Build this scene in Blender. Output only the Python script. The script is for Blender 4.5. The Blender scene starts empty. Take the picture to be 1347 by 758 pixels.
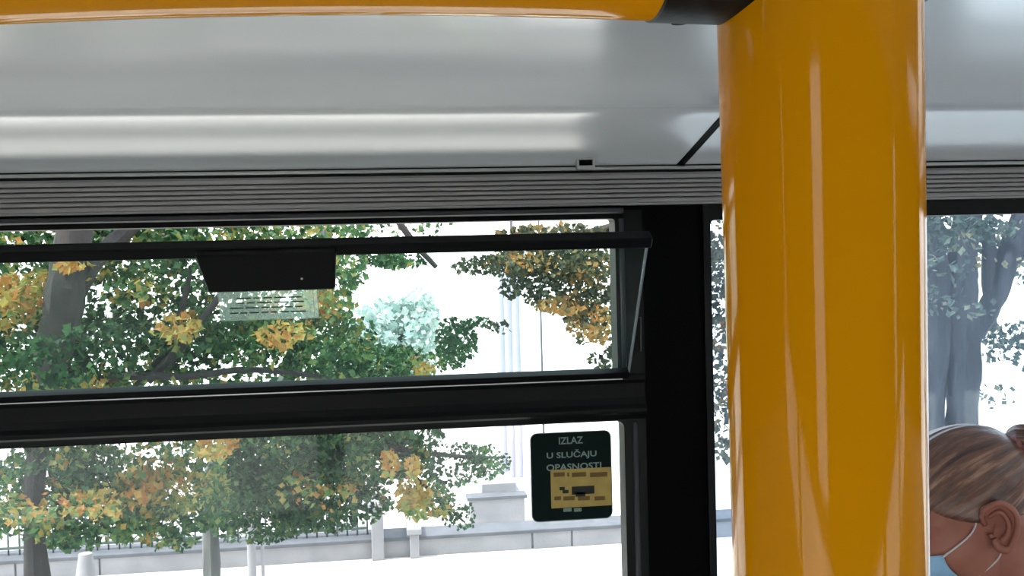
import bpy, bmesh, math, random
from mathutils import Vector, Matrix, noise
R = math.radians
sc = bpy.context.scene
col = sc.collection

# ------------------------------------------------------------------ camera
F, CX, CY = 1360.0, 673.5, 379.0
YAW, PIT, ROL = R(7.4), R(-1.5), R(1.43)
CAM = Vector((0, 0, 2.2))
fw = Vector((math.sin(YAW)*math.cos(PIT), math.cos(YAW)*math.cos(PIT), math.sin(PIT)))
rt0 = Vector((math.cos(YAW), -math.sin(YAW), 0)); up0 = rt0.cross(fw)
rt = rt0*math.cos(ROL) - up0*math.sin(ROL)
up = up0*math.cos(ROL) + rt0*math.sin(ROL)
cd = bpy.data.cameras.new('camera'); cam = bpy.data.objects.new('camera', cd); col.objects.link(cam)
cd.sensor_width = 36; cd.lens = 36*F/1347; cd.clip_start = .01; cd.clip_end = 400
m = Matrix((rt, up, -fw)).transposed().to_4x4(); m.translation = CAM; cam.matrix_world = m
sc.camera = cam

def ray(px, py):
    return fw + rt*((px-CX)/F) - up*((py-CY)/F)
def at(px, py, Y):            # point on the vertical plane at distance Y across the bus
    d = ray(px, py); return CAM + d*(Y/d.y)
def atd(px, py, depth):       # point at a depth along the camera axis
    return CAM + ray(px, py)*depth

# ------------------------------------------------------------------ world, sun, exposure
w = bpy.data.worlds.new('sky'); sc.world = w; w.use_nodes = True
nt = w.node_tree; nt.nodes.clear()
out = nt.nodes.new('ShaderNodeOutputWorld'); bg = nt.nodes.new('ShaderNodeBackground')
tc = nt.nodes.new('ShaderNodeTexCoord'); sep = nt.nodes.new('ShaderNodeSeparateXYZ'); rp = nt.nodes.new('ShaderNodeValToRGB')
rp.color_ramp.elements[0].position = 0.0; rp.color_ramp.elements[0].color = (1, .99, .97, 1)
rp.color_ramp.elements[1].position = .7; rp.color_ramp.elements[1].color = (.80, .90, 1, 1)
nt.links.new(tc.outputs['Generated'], sep.inputs[0]); nt.links.new(sep.outputs['Z'], rp.inputs[0])
nt.links.new(rp.outputs[0], bg.inputs[0]); nt.links.new(bg.outputs[0], out.inputs[0])
bg.inputs[1].default_value = 2.6
sd = bpy.data.lights.new('sun', 'SUN'); sd.energy = 5.0; sd.angle = R(1.5); sd.color = (1, .95, .86)
so = bpy.data.objects.new('sun', sd); col.objects.link(so)
so.rotation_euler = Vector((.55, .12, -1.0)).to_track_quat('-Z', 'Y').to_euler()
sc.view_settings.view_transform = 'Standard'; sc.view_settings.look = 'None'
sc.view_settings.gamma = 1; sc.view_settings.use_curve_mapping = False
sc.view_settings.exposure = 0.78
sc.cycles.transparent_max_bounces = 24; sc.cycles.max_bounces = 10; sc.cycles.diffuse_bounces = 6
sc.cycles.sample_clamp_indirect = 8

# ------------------------------------------------------------------ materials
def srgb(r, g, b):
    f = lambda c: (c/255/12.92) if c/255 <= .04045 else ((c/255+.055)/1.055)**2.4
    return (f(r), f(g), f(b), 1)
def mat(name, c, rough=.5, metal=0, coat=0, c2=None, scale=8, bump=0, bscale=60, stretch=(1, 1, 1), spec=.5, detail=4, coat_rough=.05):
    M = bpy.data.materials.new(name); M.use_nodes = True; n = M.node_tree.nodes; l = M.node_tree.links
    b = n['Principled BSDF']; b.inputs['Base Color'].default_value = c; b.inputs['Roughness'].default_value = rough
    b.inputs['Metallic'].default_value = metal; b.inputs['Coat Weight'].default_value = coat; b.inputs['Coat Roughness'].default_value = coat_rough
    b.inputs['Specular IOR Level'].default_value = spec
    t = n.new('ShaderNodeTexCoord'); mp = n.new('ShaderNodeMapping'); mp.inputs['Scale'].default_value = stretch
    l.new(t.outputs['Object'], mp.inputs[0])
    nz = n.new('ShaderNodeTexNoise'); nz.inputs['Scale'].default_value = scale; nz.inputs['Detail'].default_value = detail
    l.new(mp.outputs[0], nz.inputs[0])
    r = n.new('ShaderNodeValToRGB'); r.color_ramp.elements[0].position = .35; r.color_ramp.elements[1].position = .65
    r.color_ramp.elements[0].color = c; r.color_ramp.elements[1].color = c2 or tuple(x*.93 for x in c[:3])+(1,)
    l.new(nz.outputs[0], r.inputs[0]); l.new(r.outputs[0], b.inputs['Base Color'])
    if bump:
        nb = n.new('ShaderNodeTexNoise'); nb.inputs['Scale'].default_value = bscale; nb.inputs['Detail'].default_value = 6
        l.new(mp.outputs[0], nb.inputs[0]); bp = n.new('ShaderNodeBump'); bp.inputs['Strength'].default_value = bump
        bp.inputs['Distance'].default_value = .01
        l.new(nb.outputs[0], bp.inputs['Height']); l.new(bp.outputs[0], b.inputs['Normal'])
    return M
def glass(name, tint, haze, hazecol=(.8, .9, .95, 1), refl=.05):
    M = bpy.data.materials.new(name); M.use_nodes = True; n = M.node_tree.nodes; l = M.node_tree.links; n.clear()
    o = n.new('ShaderNodeOutputMaterial'); tr = n.new('ShaderNodeBsdfTransparent'); tr.inputs[0].default_value = tint
    gl = n.new('ShaderNodeBsdfGlossy'); gl.inputs['Roughness'].default_value = .03
    tl = n.new('ShaderNodeBsdfTranslucent'); tl.inputs[0].default_value = hazecol
    nz = n.new('ShaderNodeTexNoise'); nz.inputs['Scale'].default_value = 7; nz.inputs['Detail'].default_value = 5
    t = n.new('ShaderNodeTexCoord'); l.new(t.outputs['Object'], nz.inputs[0])
    mr = n.new('ShaderNodeMapRange'); mr.inputs['From Min'].default_value = .3; mr.inputs['From Max'].default_value = .7
    mr.inputs['To Min'].default_value = haze*.6; mr.inputs['To Max'].default_value = haze*1.4; l.new(nz.outputs[0], mr.inputs[0])
    m1 = n.new('ShaderNodeMixShader'); l.new(mr.outputs[0], m1.inputs[0]); l.new(tr.outputs[0], m1.inputs[1]); l.new(tl.outputs[0], m1.inputs[2])
    fr = n.new('ShaderNodeLayerWeight'); fr.inputs[0].default_value = .25
    mm = n.new('ShaderNodeMath'); mm.operation = 'MULTIPLY_ADD'; mm.inputs[1].default_value = .2; mm.inputs[2].default_value = refl
    l.new(fr.outputs['Fresnel'], mm.inputs[0]); mm.use_clamp = True
    m2 = n.new('ShaderNodeMixShader'); l.new(mm.outputs[0], m2.inputs[0]); l.new(m1.outputs[0], m2.inputs[1]); l.new(gl.outputs[0], m2.inputs[2])
    l.new(m2.outputs[0], o.inputs[0]); return M
def leafmat(name, stops, trans=.45, dark=.52):
    M = bpy.data.materials.new(name); M.use_nodes = True; n = M.node_tree.nodes; l = M.node_tree.links; n.clear()
    o = n.new('ShaderNodeOutputMaterial'); a = n.new('ShaderNodeAttribute'); a.attribute_name = 'leaf_hue'
    r = n.new('ShaderNodeValToRGB'); cr = r.color_ramp
    for i, (p, c) in enumerate(stops):
        e = cr.elements[i] if i < 2 else cr.elements.new(p)
        e.position = p; e.color = (c[0]*dark, c[1]*dark, c[2]*dark, 1)
    l.new(a.outputs['Fac'], r.inputs[0])
    d = n.new('ShaderNodeBsdfDiffuse'); t = n.new('ShaderNodeBsdfTranslucent'); g = n.new('ShaderNodeBsdfGlossy'); g.inputs['Roughness'].default_value = .45
    l.new(r.outputs[0], d.inputs[0]); l.new(r.outputs[0], t.inputs[0])
    m1 = n.new('ShaderNodeMixShader'); m1.inputs[0].default_value = trans; l.new(d.outputs[0], m1.inputs[1]); l.new(t.outputs[0], m1.inputs[2])
    m2 = n.new('ShaderNodeMixShader'); m2.inputs[0].default_value = .02; l.new(m1.outputs[0], m2.inputs[1]); l.new(g.outputs[0], m2.inputs[2])
    l.new(m2.outputs[0], o.inputs[0]); return M

M_yellow = mat('yellow_powder_coat', srgb(242, 160, 8), .35, coat=.7, c2=srgb(238, 156, 8), scale=5, coat_rough=.07, spec=0)
M_sleeve = mat('black_sleeve_plastic', srgb(20, 17, 15), .45, c2=srgb(16, 14, 12), spec=.2, bump=.04, bscale=300)
M_rubber = mat('black_rubber', srgb(7, 7, 9), .45, c2=srgb(5, 5, 7), spec=.22)
M_black = mat('black_painted_panel', srgb(3, 3, 4), .6, c2=srgb(2, 2, 3), spec=.06)
M_black2 = mat('black_satin_plastic', srgb(5, 5, 7), .45, c2=srgb(7, 7, 9), spec=.15)
M_greyf = mat('dark_grey_frame', srgb(70, 70, 74), .45, c2=srgb(62, 62, 66))
M_alu = mat('brushed_aluminium', srgb(158, 155, 155), .42, metal=.3, c2=srgb(156, 153, 153), scale=2)
M_alul = mat('bright_aluminium_edge', srgb(205, 205, 205), .3, metal=.6)
M_ceil = mat('pale_grey_ceiling_laminate', srgb(214, 215, 217), .26, c2=srgb(210, 211, 214), scale=3, spec=.8, coat=1.0, coat_rough=.17, bump=.015, bscale=5)
M_floor = mat('speckled_grey_floor', srgb(150, 150, 152), .6, c2=srgb(120, 120, 122), scale=90)
M_wall = mat('grey_wall_laminate', srgb(170, 172, 174), .5, c2=srgb(160, 162, 165), scale=20)
M_glass1 = glass('clear_side_glass', (.95, .965, .96, 1), .009, refl=.005)
M_glass_h = glass('tilted_side_glass', (.84, .92, .89, 1), .005, refl=.006)
M_glass2 = glass('grey_tinted_glass', (.72, .78, .84, 1), .028, (.72, .86, 1, 1), .02)
M_seal = mat('grey_glass_edge', srgb(120, 126, 132), .4)

# ------------------------------------------------------------------ helpers
def link(name, me, parent=None):
    o = bpy.data.objects.new(name, me); col.objects.link(o)
    if parent: o.parent = parent
    return o
def tag(o, label=None, cat=None, group=None, kind=None):
    if label: o['label'] = label
    if cat: o['category'] = cat
    if group: o['group'] = group
    if kind: o['kind'] = kind
    return o
def empty(name, loc):
    o = bpy.data.objects.new(name, None); col.objects.link(o); o.location = loc; o.empty_display_size = .05
    bpy.context.view_layer.update(); return o
def fin(name, bm, mats, parent=None, smooth=False, bevel=0):
    bmesh.ops.recalc_face_normals(bm, faces=bm.faces[:])
    for e in bm.edges:
        if e.is_manifold and e.calc_face_angle(0) > .6: e.smooth = False
    me = bpy.data.meshes.new(name); bm.to_mesh(me); bm.free()
    if not isinstance(mats, (list, tuple)): mats = [mats]
    for x in mats: me.materials.append(x)
    if smooth:
        for f in me.polygons: f.use_smooth = True
    o = link(name, me, parent)
    if parent: o.matrix_parent_inverse = Matrix.Translation(-parent.location)
    if bevel:
        b = o.modifiers.new('bevel', 'BEVEL'); b.width = bevel; b.segments = 3; b.limit_method = 'ANGLE'; b.angle_limit = R(40)
        b.harden_normals = False
    return o
def box(bm, a, b, mi=0):
    x0, y0, z0 = a; x1, y1, z1 = b
    v = [bm.verts.new(p) for p in ((x0,y0,z0),(x1,y0,z0),(x1,y1,z0),(x0,y1,z0),(x0,y0,z1),(x1,y0,z1),(x1,y1,z1),(x0,y1,z1))]
    for f in ((0,3,2,1),(4,5,6,7),(0,1,5,4),(1,2,6,5),(2,3,7,6),(3,0,4,7)):
        bm.faces.new([v[i] for i in f]).material_index = mi
def frames(pts):
    T = []
    for i in range(len(pts)):
        a = pts[max(0, i-1)]; b = pts[min(len(pts)-1, i+1)]; T.append((b-a).normalized())
    u = T[0].orthogonal().normalized(); res = []
    for t in T:
        u = (u - t*u.dot(t)).normalized(); res.append((u, t.cross(u)))
    return res
def tube(bm, pts, rad, n=16, cap=True, mi=0, wob=0, seed=0):
    pts = [Vector(p) for p in pts]
    if not isinstance(rad, (list, tuple)): rad = [rad]*len(pts)
    fr = frames(pts); rings = []
    for i, (p, r, (u, v)) in enumerate(zip(pts, rad, fr)):
        ring = []
        for k in range(n):
            a = 2*math.pi*k/n; d = u*math.cos(a) + v*math.sin(a)
            rr = r*(1 + (wob*noise.noise((d*1.7 + Vector((seed, i*.5, 0)))) if wob else 0))
            ring.append(bm.verts.new(p + d*rr))
        rings.append(ring)
    for i in range(len(rings)-1):
        for k in range(n):
            f = bm.faces.new((rings[i][k], rings[i][(k+1) % n], rings[i+1][(k+1) % n], rings[i+1][k])); f.material_index = mi; f.smooth = True
    if cap:
        bm.faces.new(rings[0][::-1]).material_index = mi; bm.faces.new(rings[-1]).material_index = mi
    return rings
def smooth_path(pts, k=6):
    pts = [Vector(p) for p in pts]; res = []
    for i in range(len(pts)-1):
        p0 = pts[max(0, i-1)]; p1 = pts[i]; p2 = pts[i+1]; p3 = pts[min(len(pts)-1, i+2)]
        for j in range(k):
            t = j/k
            res.append(.5*((2*p1) + (p2-p0)*t + (2*p0-5*p1+4*p2-p3)*t*t + (3*p1-p0-3*p2+p3)*t**3))
    res.append(pts[-1]); return res
def extrude_x(bm, prof, x0, x1, mi=0, closed=True, nx=1):
    xs = [x0 + (x1-x0)*i/nx for i in range(nx+1)]
    rows = [[bm.verts.new((x, y, z)) for (y, z) in prof] for x in xs]
    n = len(prof)
    for a, b in zip(rows, rows[1:]):
        for i in range(n if closed else n-1):
            bm.faces.new((a[i], a[(i+1) % n], b[(i+1) % n], b[i])).material_index = mi
    if closed:
        bm.faces.new(rows[0][::-1]).material_index = mi; bm.faces.new(rows[-1]).material_index = mi
def rrect(x0, z0, x1, z1, r, n=7):
    P = []
    for cx, cz, a0 in ((x1-r, z1-r, 0), (x0+r, z1-r, 90), (x0+r, z0+r, 180), (x1-r, z0+r, 270)):
        for i in range(n+1):
            a = R(a0 + 90*i/n); P.append((cx + r*math.cos(a), cz + r*math.sin(a)))
    return P
def slab_y(bm, P, y0, y1, mi=0):       # a flat outline in XZ given thickness along Y
    a = [bm.verts.new((x, y0, z)) for x, z in P]; b = [bm.verts.new((x, y1, z)) for x, z in P]
    bm.faces.new(a[::-1]).material_index = mi; bm.faces.new(b).material_index = mi
    for i in range(len(P)):
        j = (i+1) % len(P); bm.faces.new((a[i], a[j], b[j], b[i])).material_index = mi
def frame_ring(bm, Po, Pi, y0, y1, mi=0):  # ring between two outlines with equal point counts
    n = len(Po)
    ao = [bm.verts.new((x, y0, z)) for x, z in Po]; ai = [bm.verts.new((x, y0, z)) for x, z in Pi]
    bo = [bm.verts.new((x, y1, z)) for x, z in Po]; bi = [bm.verts.new((x, y1, z)) for x, z in Pi]
    for i in range(n):
        j = (i+1) % n
        for q in ((ao[i], ao[j], ai[j], ai[i]), (bo[i], bi[i], bi[j], bo[j]), (ao[i], bo[i], bo[j], ao[j]), (ai[i], ai[j], bi[j], bi[i])):
            bm.faces.new(q).material_index = mi

# ------------------------------------------------------------------ bus shell
CZ = CAM.z; FL = .62; X0, X1 = -3.0, 4.2; YW = 1.6; YO = -.85
XPL, XPR = .4165, .5275           # black pillar
Z_TRIM = CZ+.133; Z_HEAD = CZ+.075; Z_OP = CZ+.0625
Z_SILL = FL+.62
bm = bmesh.new()                   # wall with the windows: black header, pillar, sill panel, outer skin
box(bm, (X0, YW, Z_OP+.004), (X1, YW+.05, Z_TRIM+.35), 0)
box(bm, (X0, YW, FL), (X1, YW+.05, Z_SILL), 1)
box(bm, (XPL, YW-.002, Z_SILL), (XPR, YW+.05, Z_OP+.004), 0)
box(bm, (XPL-.03, YW+.006, Z_SILL), (XPL, YW+.05, Z_OP+.004), 0)
box(bm, (X0, YW, Z_SILL), (-1.12, YW+.05, Z_OP+.004), 0)
box(bm, (2.2, YW, Z_SILL), (2.32, YW+.05, Z_OP+.004), 0)
fin('wall_right', bm, [M_black, M_wall]); tag(bpy.data.objects['wall_right'], kind='structure')

bm = bmesh.new()                   # opposite wall
OW = [(-2.5, -2.3), (-.64, -.36), (1.9, 2.2)]
box(bm, (X0, YO-.05, FL), (X1, YO, FL+.62), 1); box(bm, (X0, YO-.05, CZ+.05), (X1, YO, Z_TRIM+.35), 0)
xs = [X0] + [v for w_ in OW for v in w_] + [X1]
ZM = FL+.98                        # unseen wide lower panes shaped for fill light, narrow ones above for pole highlights
LW = [(-2.8, -1.55), (-1.45, -.25), (-.15, 1.05), (1.15, 2.35), (2.45, 3.9)]
for i in range(0, len(xs), 2): box(bm, (xs[i], YO-.05, ZM+.06), (xs[i+1], YO, CZ+.05), 0)
box(bm, (X0, YO-.05, ZM), (X1, YO, ZM+.06), 0)
ls = [X0] + [v for w_ in LW for v in w_] + [X1]
for i in range(0, len(ls), 2): box(bm, (ls[i], YO-.05, FL+.62), (ls[i+1], YO, ZM), 0)
tag(fin('wall_left', bm, [M_black, M_wall]), kind='structure')
for k, (a, b, z0_, z1_) in enumerate([(a, b, ZM+.06, CZ+.05) for a, b in OW] + [(a, b, FL+.62, ZM) for a, b in LW]):
    bm = bmesh.new(); box(bm, (a, YO-.03, z0_), (b, YO-.025, z1_))
    tag(fin('window_%d' % (k+3), bm, M_glass1), kind='structure')
for nm, xx, s in (('wall_back', X0, -1), ('wall_front', X1, 1)):
    bm = bmesh.new(); xa, xb = sorted((xx, xx+s*.05))
    box(bm, (xa, YO, FL), (xb, YW, FL+.7), 1); box(bm, (xa, YO, FL+.7), (xb, YW, Z_TRIM+.35), 0)
    tag(fin(nm, bm, [M_black, M_wall]), kind='structure')
bm = bmesh.new(); box(bm, (X0-.05, YO-.05, FL-.12), (X1+.05, YW+.05, FL)); tag(fin('floor', bm, M_floor), kind='structure')

# coved ceiling: a section curve from the window trim inwards
def cove(n=28):
    P = []
    y0, z0 = 1.598, Z_TRIM+.0075
    ctrl = [(y0, z0), (1.575, z0+.0135), (1.53, z0+.0425), (1.500, z0+.062), (1.480, z0+.0725), (1.460, z0+.0770), (1.43, z0+.0795), (1.25, z0+.088), (1.10, z0+.095), (.92, z0+.101), (.70, z0+.106), (.375, z0+.109)]
    for p in smooth_path([(0, y, z) for y, z in ctrl], 4): P.append((p.y, p.z))
    return P
CV = cove(); mir = [(.75-y, z) for y, z in CV[::-1]]
FULL = CV + mir[1:]
def ceil_panel(x0, x1):
    bm = bmesh.new(); T = .012
    prof = FULL + [(y, z+T) for y, z in FULL[::-1]]
    extrude_x(bm, prof, x0, x1, nx=8)
    for f in bm.faces: f.smooth = abs(f.normal.x) < .5
    return bm
JX = .474
HT = [(-2.2, -.95), (1.75, 2.8)]; HY0, HY1 = .05, .70       # roof hatches, out of view, added to let in fill light
def ceil_half(bm, prof, x0, x1):
    extrude_x(bm, prof + [(y, z+.012) for y, z in prof[::-1]], x0, x1)
bm = bmesh.new(); xs_ = [X0] + [v for h_ in HT for v in h_] + [X1]
for i in range(0, len(xs_), 2): ceil_half(bm, FULL, xs_[i], xs_[i+1])
NEAR = [p_ for p_ in FULL if p_[0] > HY1]; FAR = [p_ for p_ in FULL if p_[0] < HY0][::1]
for a, b in HT:
    ceil_half(bm, NEAR, a, b); ceil_half(bm, FAR, a, b)
ZR = Z_TRIM+.30
for i in range(0, len(xs_), 2): box(bm, (xs_[i], YO, ZR), (xs_[i+1], YW, ZR+.05))
for a, b in HT:
    ya, yb = FAR[0][0], NEAR[-1][0]
    box(bm, (a, YO, ZR), (b, ya, ZR+.05)); box(bm, (a, yb, ZR), (b, YW, ZR+.05))
    box(bm, (a-.01, ya, Z_TRIM+.10), (a, yb, ZR)); box(bm, (b, ya, Z_TRIM+.10), (b+.01, yb, ZR))
    box(bm, (a, ya-.01, Z_TRIM+.10), (b, ya, ZR)); box(bm, (a, yb, Z_TRIM+.10), (b, yb+.01, ZR))
for k, (a, b) in enumerate(HT):
    b3 = bmesh.new(); box(b3, (a, FAR[0][0], ZR+.02), (b, NEAR[-1][0], ZR+.028)); tag(fin('window_%d' % (11+k), b3, M_glass1), kind='structure')  # glazing of the added hatches, there only to brighten the interior
M_ceil.node_tree.nodes['Principled BSDF'].inputs['Coat IOR'].default_value = 2.0
ce = fin('ceiling', bm, M_ceil); tag(ce, kind='structure')
for f in ce.data.polygons: f.use_smooth = abs(f.normal.x) < .5
bm = bmesh.new(); G = .0058        # black joint gasket following the cove
JS = .41
for (y, z), (y2, z2) in zip(CV, CV[1:]):
    P8 = []
    for yy, zz_ in ((y, z), (y2, z2)):
        xx = JX + JS*min(1.6-yy, .12); P8 += [(xx-G, yy, zz_-.002), (xx+G, yy, zz_-.002), (xx+G, yy, zz_+.010), (xx-G, yy, zz_+.010)]
    v = [bm.verts.new(p_) for p_ in P8]
    for f in ((0,1,5,4),(1,2,6,5),(2,3,7,6),(3,0,4,7)): bm.faces.new([v[i] for i in f])
bmesh.ops.remove_doubles(bm, verts=bm.verts[:], dist=1e-5)
tag(fin('trim_1', bm, M_rubber), kind='structure')

# slim pale lip, black gap and ribbed aluminium trim
bm = bmesh.new()
extrude_x(bm, [(1.6, Z_TRIM+.0105), (1.586, Z_TRIM+.0105), (1.5835, Z_TRIM+.008), (1.5835, Z_TRIM+.0055), (1.6, Z_TRIM+.0055)], X0, X1, 0)
extrude_x(bm, [(1.6, Z_TRIM+.0055), (1.592, Z_TRIM+.0055), (1.592, Z_TRIM+.001), (1.6, Z_TRIM+.001)], X0, X1, 1)
extrude_x(bm, [(1.6, Z_TRIM+.0128), (1.588, Z_TRIM+.0128), (1.588, Z_TRIM+.0105), (1.6, Z_TRIM+.0105)], X0, X1, 1)
tag(fin('trim_2', bm, [M_alul, M_rubber]), kind='structure')
bm = bmesh.new()
prof = [(1.6, Z_TRIM+.001), (1.587, Z_TRIM+.001), (1.584, Z_TRIM-.003)]
z = Z_TRIM-.0085
for i in range(5):
    prof += [(1.5835, z), (1.5935, z-.0004), (1.5935, z-.0024), (1.5835, z-.0030)]; z -= .0072
prof += [(1.5835, z-.001), (1.5805, z-.0025), (1.5805, z-.0055), (1.6, z-.0055)]
ZB = z-.0055
extrude_x(bm, prof, X0, X1)
tag(fin('trim_3', bm, M_alu), kind='structure')
bm = bmesh.new()                   # grey lip above the first window only
extrude_x(bm, [(1.6, ZB-.0035), (1.585, ZB-.0035), (1.5835, ZB-.006), (1.5835, ZB-.0105), (1.588, ZB-.0125), (1.6, ZB-.0125)], -1.12, .385)
tag(fin('trim_4', bm, M_greyf, bevel=.0008), kind='structure')
print('ZB', ZB-CZ)

# ------------------------------------------------------------------ window 1: frame, crossbar, lower pane, tilted sash
W1L = -1.10
W1 = tag(empty('window_1', (-.35, YW, CZ-.2)), 'large side window with tilted top pane, left of the black pillar', kind='structure')
ZHB = CZ-.180                       # lower edge of the hopper opening
ZC = CZ-.2565                       # top of the lower pane
bm = bmesh.new()
Pi = rrect(W1L+.02, ZHB, .3725, Z_OP, .005); Po = rrect(W1L-.03, ZHB-.02, .4165, Z_OP+.0135, .003)
frame_ring(bm, Po, Pi, YW-.006, YW+.035)
fin('window_frame', bm, M_rubber, W1)
bm = bmesh.new()                    # soft rubber lip on the right jamb
tube(bm, [(.3825, YW-.008, Z_OP), (.3825, YW-.008, ZHB)], .004, 10); fin('jamb_seal', bm, M_greyf, W1)
bm = bmesh.new()
zt, zb = ZHB, ZC
prof = [(1.635, zt), (1.598, zt), (1.592, zt-.004), (1.590, zt-.012), (1.594, zt-.018), (1.592, zt-.04), (1.588, zt-.050), (1.583, zt-.057), (1.584, zt-.063), (1.590, zt-.067), (1.596, zb+.001), (1.635, zb+.001)]
extrude_x(bm, prof, W1L-.02, .4160)
fin('crossbar', bm, M_rubber, W1, smooth=False, bevel=.0015)
bm = bmesh.new(); extrude_x(bm, [(1.594, zt-.0090), (1.5865, zt-.0094), (1.5865, zt-.0108), (1.594, zt-.0112)], W1L, .378)
tag(fin('edge_strip', bm, M_alul, W1), 'thin bright strip on the crossbar')
bm = bmesh.new()
Pi = rrect(W1L+.02, Z_SILL+.03, .3810, ZC-.001, .012); Po = rrect(W1L-.03, Z_SILL, .4164, ZC+.004, .003)
frame_ring(bm, Po, Pi, YW-.004, YW+.035)
fin('lower_frame', bm, M_rubber, W1)
bm = bmesh.new(); tube(bm, [(.3985, YW-.004, ZC-.004), (.3985, YW-.004, Z_SILL)], .0045, 10); fin('vertical_seal', bm, M_greyf, W1)
bm = bmesh.new(); slab_y(bm, rrect(W1L, Z_SILL+.01, .392, ZC+.002, .008), YW+.014, YW+.019); fin('lower_pane', bm, M_glass1, W1)

# sash hinged at the bottom and tipped inwards
B = Vector((0, 1.585, CZ-.182)); T = Vector((0, 1.445, CZ+.0345))
sv = (T-B); SL = sv.length; sv.normalize(); sn = Vector((0, sv.z, -sv.y))      # sn points outwards-up
if sn.y < 0: sn = -sn
SX0, SX1 = -1.06, .387
def sp(x, s, d):                    # along the sash: x, distance up from the hinge, outward offset
    return Vector((x, B.y, B.z)) + sv*s + sn*d
def sbox(bm, x0, x1, s0, s1, d0, d1, mi=0, taper=0):
    P = [sp(x0+taper, s0, d0), sp(x1-taper*.35, s0, d0), sp(x1-taper*.35, s0, d1), sp(x0+taper, s0, d1), sp(x0, s1, d0), sp(x1, s1, d0), sp(x1, s1, d1), sp(x0, s1, d1)]
    v = [bm.verts.new(p) for p in P]
    for f in ((0,3,2,1),(4,5,6,7),(0,1,5,4),(1,2,6,5),(2,3,7,6),(3,0,4,7)): bm.faces.new([v[i] for i in f]).material_index = mi
bm = bmesh.new(); sbox(bm, SX0, SX1+.004, SL-.018, SL-.001, -.012, .010)
sash = fin('tilting_sash', bm, M_black2, W1, bevel=.0025); tag(sash, 'black top rail of the pane tipped inwards')
def kid(name, bm, mt, par, bevel=0, label=None, smooth=False):
    o = fin(name, bm, mt, None, bevel=bevel, smooth=smooth); o.parent = par; o.matrix_parent_inverse = Matrix.Translation(-W1.location)
    o.matrix_parent_inverse = par.matrix_basis.inverted() @ o.matrix_parent_inverse if False else par.matrix_parent_inverse.inverted() @ Matrix.Translation(-W1.location) 
    if label: o['label'] = label
    return o
def keep(o, par):                    # parent a world-coordinate mesh under par without moving it
    bpy.context.view_layer.update(); o.parent = par; o.matrix_parent_inverse = par.matrix_world.inverted(); return o
bm = bmesh.new(); sbox(bm, SX0, SX1-.001, .000, SL-.012, -.0022, .0022); keep(fin('glass_pane', bm, M_glass_h), sash)
bm = bmesh.new(); sbox(bm, SX1-.0012, SX1+.0012, .004, SL-.004, -.0035, -.0020); sbox(bm, SX1-.0012, SX1+.0012, .004, SL-.004, .0018, .0034)
tag(keep(fin('pane_edge', bm, M_seal), sash), 'thin grey edge strip of the tipped pane')
bm = bmesh.new(); sbox(bm, SX0, SX1, -.002, .007, -.006, .008); keep(fin('hinge_rail', bm, M_rubber, bevel=.001), sash)
# thin stay on the jamb
a, b = at(843, 418, 1.585), at(843, 462, 1.59)
bm = bmesh.new(); tube(bm, [a, b, b+Vector((0, .012, 0))], .0012, 8); tube(bm, [a, a+Vector((0, .02, 0))], .0012, 8)
keep(fin('stay_pin', bm, M_greyf), W1)
# latch handle hanging from the top rail, tapering downwards
def solve_s(px, py):                # px, py -> position on the sash plane (x, s)
    d = ray(px, py); # plane: (p-B).sn = 0
    t = ((B - CAM).dot(sn))/d.dot(sn); p = CAM + d*t
    return p.x, (p-B).dot(sv)
hx0, hs1 = solve_s(259, 327); hx1, _ = solve_s(443, 322); _, hs0 = solve_s(350, 374)
bm = bmesh.new(); sbox(bm, hx0, hx1, hs0+.004, SL-.004, -.026, -.010, taper=.0115)
latch = keep(fin('latch_handle', bm, M_black2, bevel=.004), sash)
tag(latch, 'black tapered latch handle hanging from the top rail')
bm = bmesh.new(); lx, ls = solve_s(398, 353)
M4 = Matrix.Translation(sp(lx, ls, -.0262)) @ sn.to_track_quat('Z', 'Y').to_matrix().to_4x4()
bmesh.ops.create_cone(bm, cap_ends=True, segments=18, radius1=.0016, radius2=.0016, depth=.0012, matrix=M4)
tag(keep(fin('latch_screw', bm, M_alul), sash), 'small bright screw head on the latch')

# window 2
W2 = tag(empty('window_2', (1.3, YW, CZ-.2)), 'grey tinted side window right of the black pillar', kind='structure')
Z2T = CZ+.0635
bm = bmesh.new()
Pi = rrect(XPR, Z_SILL+.02, 2.19, Z2T-.006, .008); Po = rrect(XPR-.012, Z_SILL-.01, 2.21, ZB+.0006, .003)
frame_ring(bm, Po, Pi, YW-.008, YW+.03)
keep(fin('window_frame', bm, M_rubber), W2)
bm = bmesh.new(); slab_y(bm, rrect(XPR-.006, Z_SILL, 2.2, Z2T, .006), YW+.014, YW+.019); keep(fin('glass_pane', bm, M_glass2), W2)
bm = bmesh.new(); box(bm, (XPR-.0005, YW+.004, Z_SILL+.03), (XPR+.0035, YW+.012, Z2T-.008)); tag(keep(fin('edge_strip', bm, M_seal), W2), 'grey glass edge strip')
bm = bmesh.new(); box(bm, (W1L, YW-.06, Z_SILL-.02), (XPR+1.7, YW, Z_SILL)); tag(fin('trim_5', bm, M_wall, bevel=.004), kind='structure')

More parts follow.
